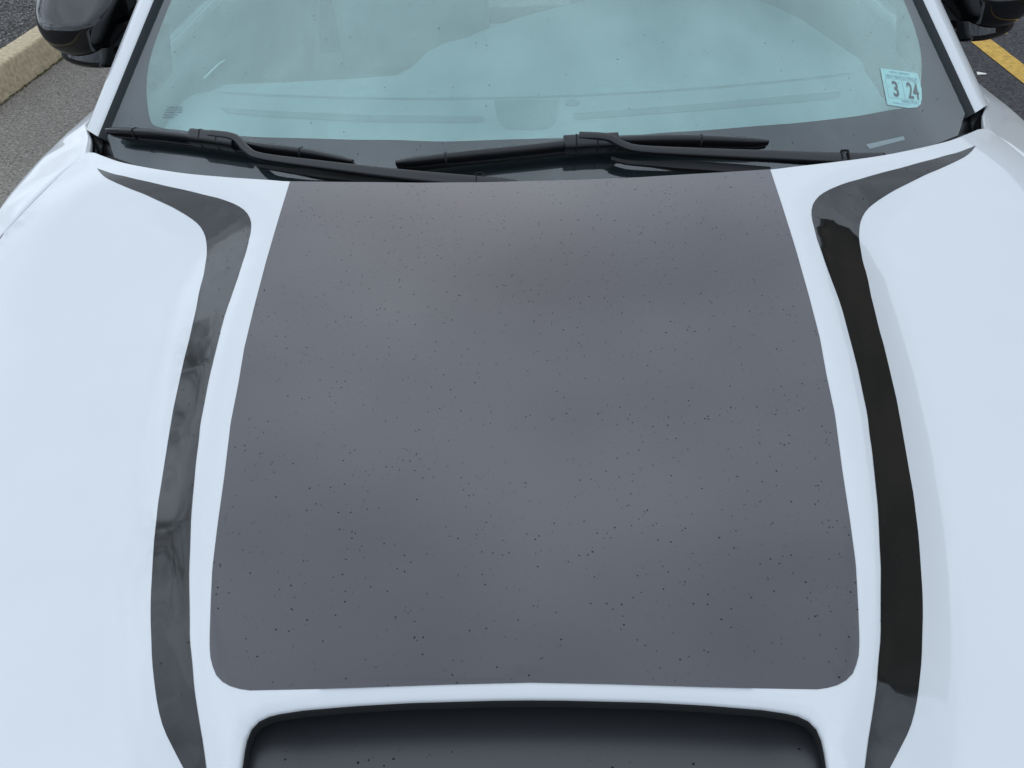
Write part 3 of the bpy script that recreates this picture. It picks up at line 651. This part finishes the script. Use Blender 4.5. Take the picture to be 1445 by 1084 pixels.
# mossy grit along the foot of the kerb
V, Fc = [], []
def chip(V, Fc, c, r):
    s = len(V); ax = rng.normal(size=3); ax /= np.linalg.norm(ax)
    for d in ((1,0,0),(-1,0,0),(0,1,0),(0,-1,0),(0,0,1),(0,0,-1)):
        V.append(np.array(c)+np.array(d)*r*rng.uniform(.55, 1.2, 3)*np.array([1, 1, .7])+rng.normal(0, r*.18, 3))
    Fc += [(s+a, s+b, s+c_) for a, b, c_ in ((0,2,4),(2,1,4),(1,3,4),(3,0,4),(2,0,5),(1,2,5),(3,1,5),(0,3,5))]
for _ in range(2600):
    y = rng.uniform(.5, 6.5); chip(V, Fc, (kerb_x(y)+.03+abs(rng.normal(0, .009)), y, rng.uniform(0, .006)), rng.uniform(.002, .006))
from_data('kerb_grit', V, Fc, 'moss', smooth=False, kind='stuff', label='dark mossy grit along the foot of the kerb')
quad_sheet('verge', [(-30,-14),(kerb_x(-14)-.13,-14),(kerb_x(40)-.13,40),(-30,40)], .115, 'asphalt_rough', kind='structure')
for nm, mm, cnt, lo, hi in (('gravel', 'stone', 9000, .004, .011), ('gravel', 'pale_stone', 2600, .003, .008)):
    V, Fc = [], []
    for _ in range(cnt):
        y = rng.uniform(2.6, 6.5); x = kerb_x(y)-.145-rng.random()**1.3*1.1; chip(V, Fc, (x, y, .116), rng.uniform(lo, hi))
    from_data(nm, V, Fc, mm, smooth=False, kind='stuff', label=('dark' if mm == 'stone' else 'pale')+' loose gravel behind the kerb')
# scrap of paper
sc = [(2.310,2.935),(2.352,2.925),(2.358,2.950),(2.316,2.962)]
V = [(x, y, .006+.004*((i % 2))) for i, (x, y) in enumerate(sc)]+[(x+.001, y, .0045+.004*((i % 2))) for i, (x, y) in enumerate(sc)]
from_data('paper_scrap', V, [(0,1,2,3),(7,6,5,4),(0,4,5,1),(1,5,6,2),(2,6,7,3),(3,7,4,0)], 'paper', smooth=False,
          label='small white paper scrap on dark asphalt beside the yellow line', category='litter')

# dark low building along the right side of the car park, mirrored in the right-hand stripe
bd = bpy.data.objects.new('building', None); COL.objects.link(bd); bd.location = (9.5, 10, 0)
bd['label'] = 'low dark brick building with flat roof mirrored in the right stripe'; bd['category'] = 'building'
def rel(o): o.location = (-9.5, -10, 0); return o
rel(box('wall', (9.5, -.1, 0), (22, 34, 7.0), 'brick', bd)); rel(box('parapet', (9.35, -.25, 7.0), (22.15, 34.15, 7.4), 'parapet', bd))
for i in range(6):
    y = 1+5.4*i; w = rel(box('window', (9.44, y, 1.1), (9.62, y+2.2, 3.0), 'window_glass', bd)); f = box('sill', (9.38, y-.1, .98), (9.6, y+2.3, 1.08), 'parapet', w)
# bare tree behind the kerb on the left, mirrored in the left-hand stripe
def tree(x, y, h, label):
    t = bpy.data.objects.new('bare_tree', None); COL.objects.link(t); t.location = (x, y, .1); t['label'] = label; t['category'] = 'tree'; t['group'] = 'bare trees left of the car park'
    Vt, Ft, Vb, Fb = [], [], [], []; rt = np.random.default_rng(21)
    def limb(V, Fc, a, b, ra, rb):
        d = (b-a); d = d/np.linalg.norm(d); u = np.cross(d, (.31, .7, .2)); u /= np.linalg.norm(u); w = np.cross(d, u); s = len(V)
        for p, r in ((a, ra), (b, rb)): V += [p+r*(u*math.cos(q)+w*math.sin(q)) for q in np.arange(6)*math.pi/3]
        Fc += [(s+i, s+(i+1) % 6, s+6+(i+1) % 6, s+6+i) for i in range(6)]
    def grow(a, d, L, r, lv):
        b = a+d*L; limb(Vt if lv == 0 else Vb, Ft if lv == 0 else Fb, a, b, r, r*.68)
        if lv >= 6: return
        for _ in range(3 if lv > 1 else 4):
            nd = d+rt.normal(0, .45, 3)+np.array([0, 0, .12]); nd /= np.linalg.norm(nd); grow(b, nd, L*rt.uniform(.6, .85), r*.6, lv+1)
    grow(np.zeros(3), np.array([.02, .03, 1.]), h*.30, .11, 0)
    from_data('trunk', Vt, Ft, 'bark', t); from_data('branches', Vb, Fb, 'bark', t)
tree(-13.0, 4.8, 7.0, 'bare tree behind the kerb mirrored in the left stripe')
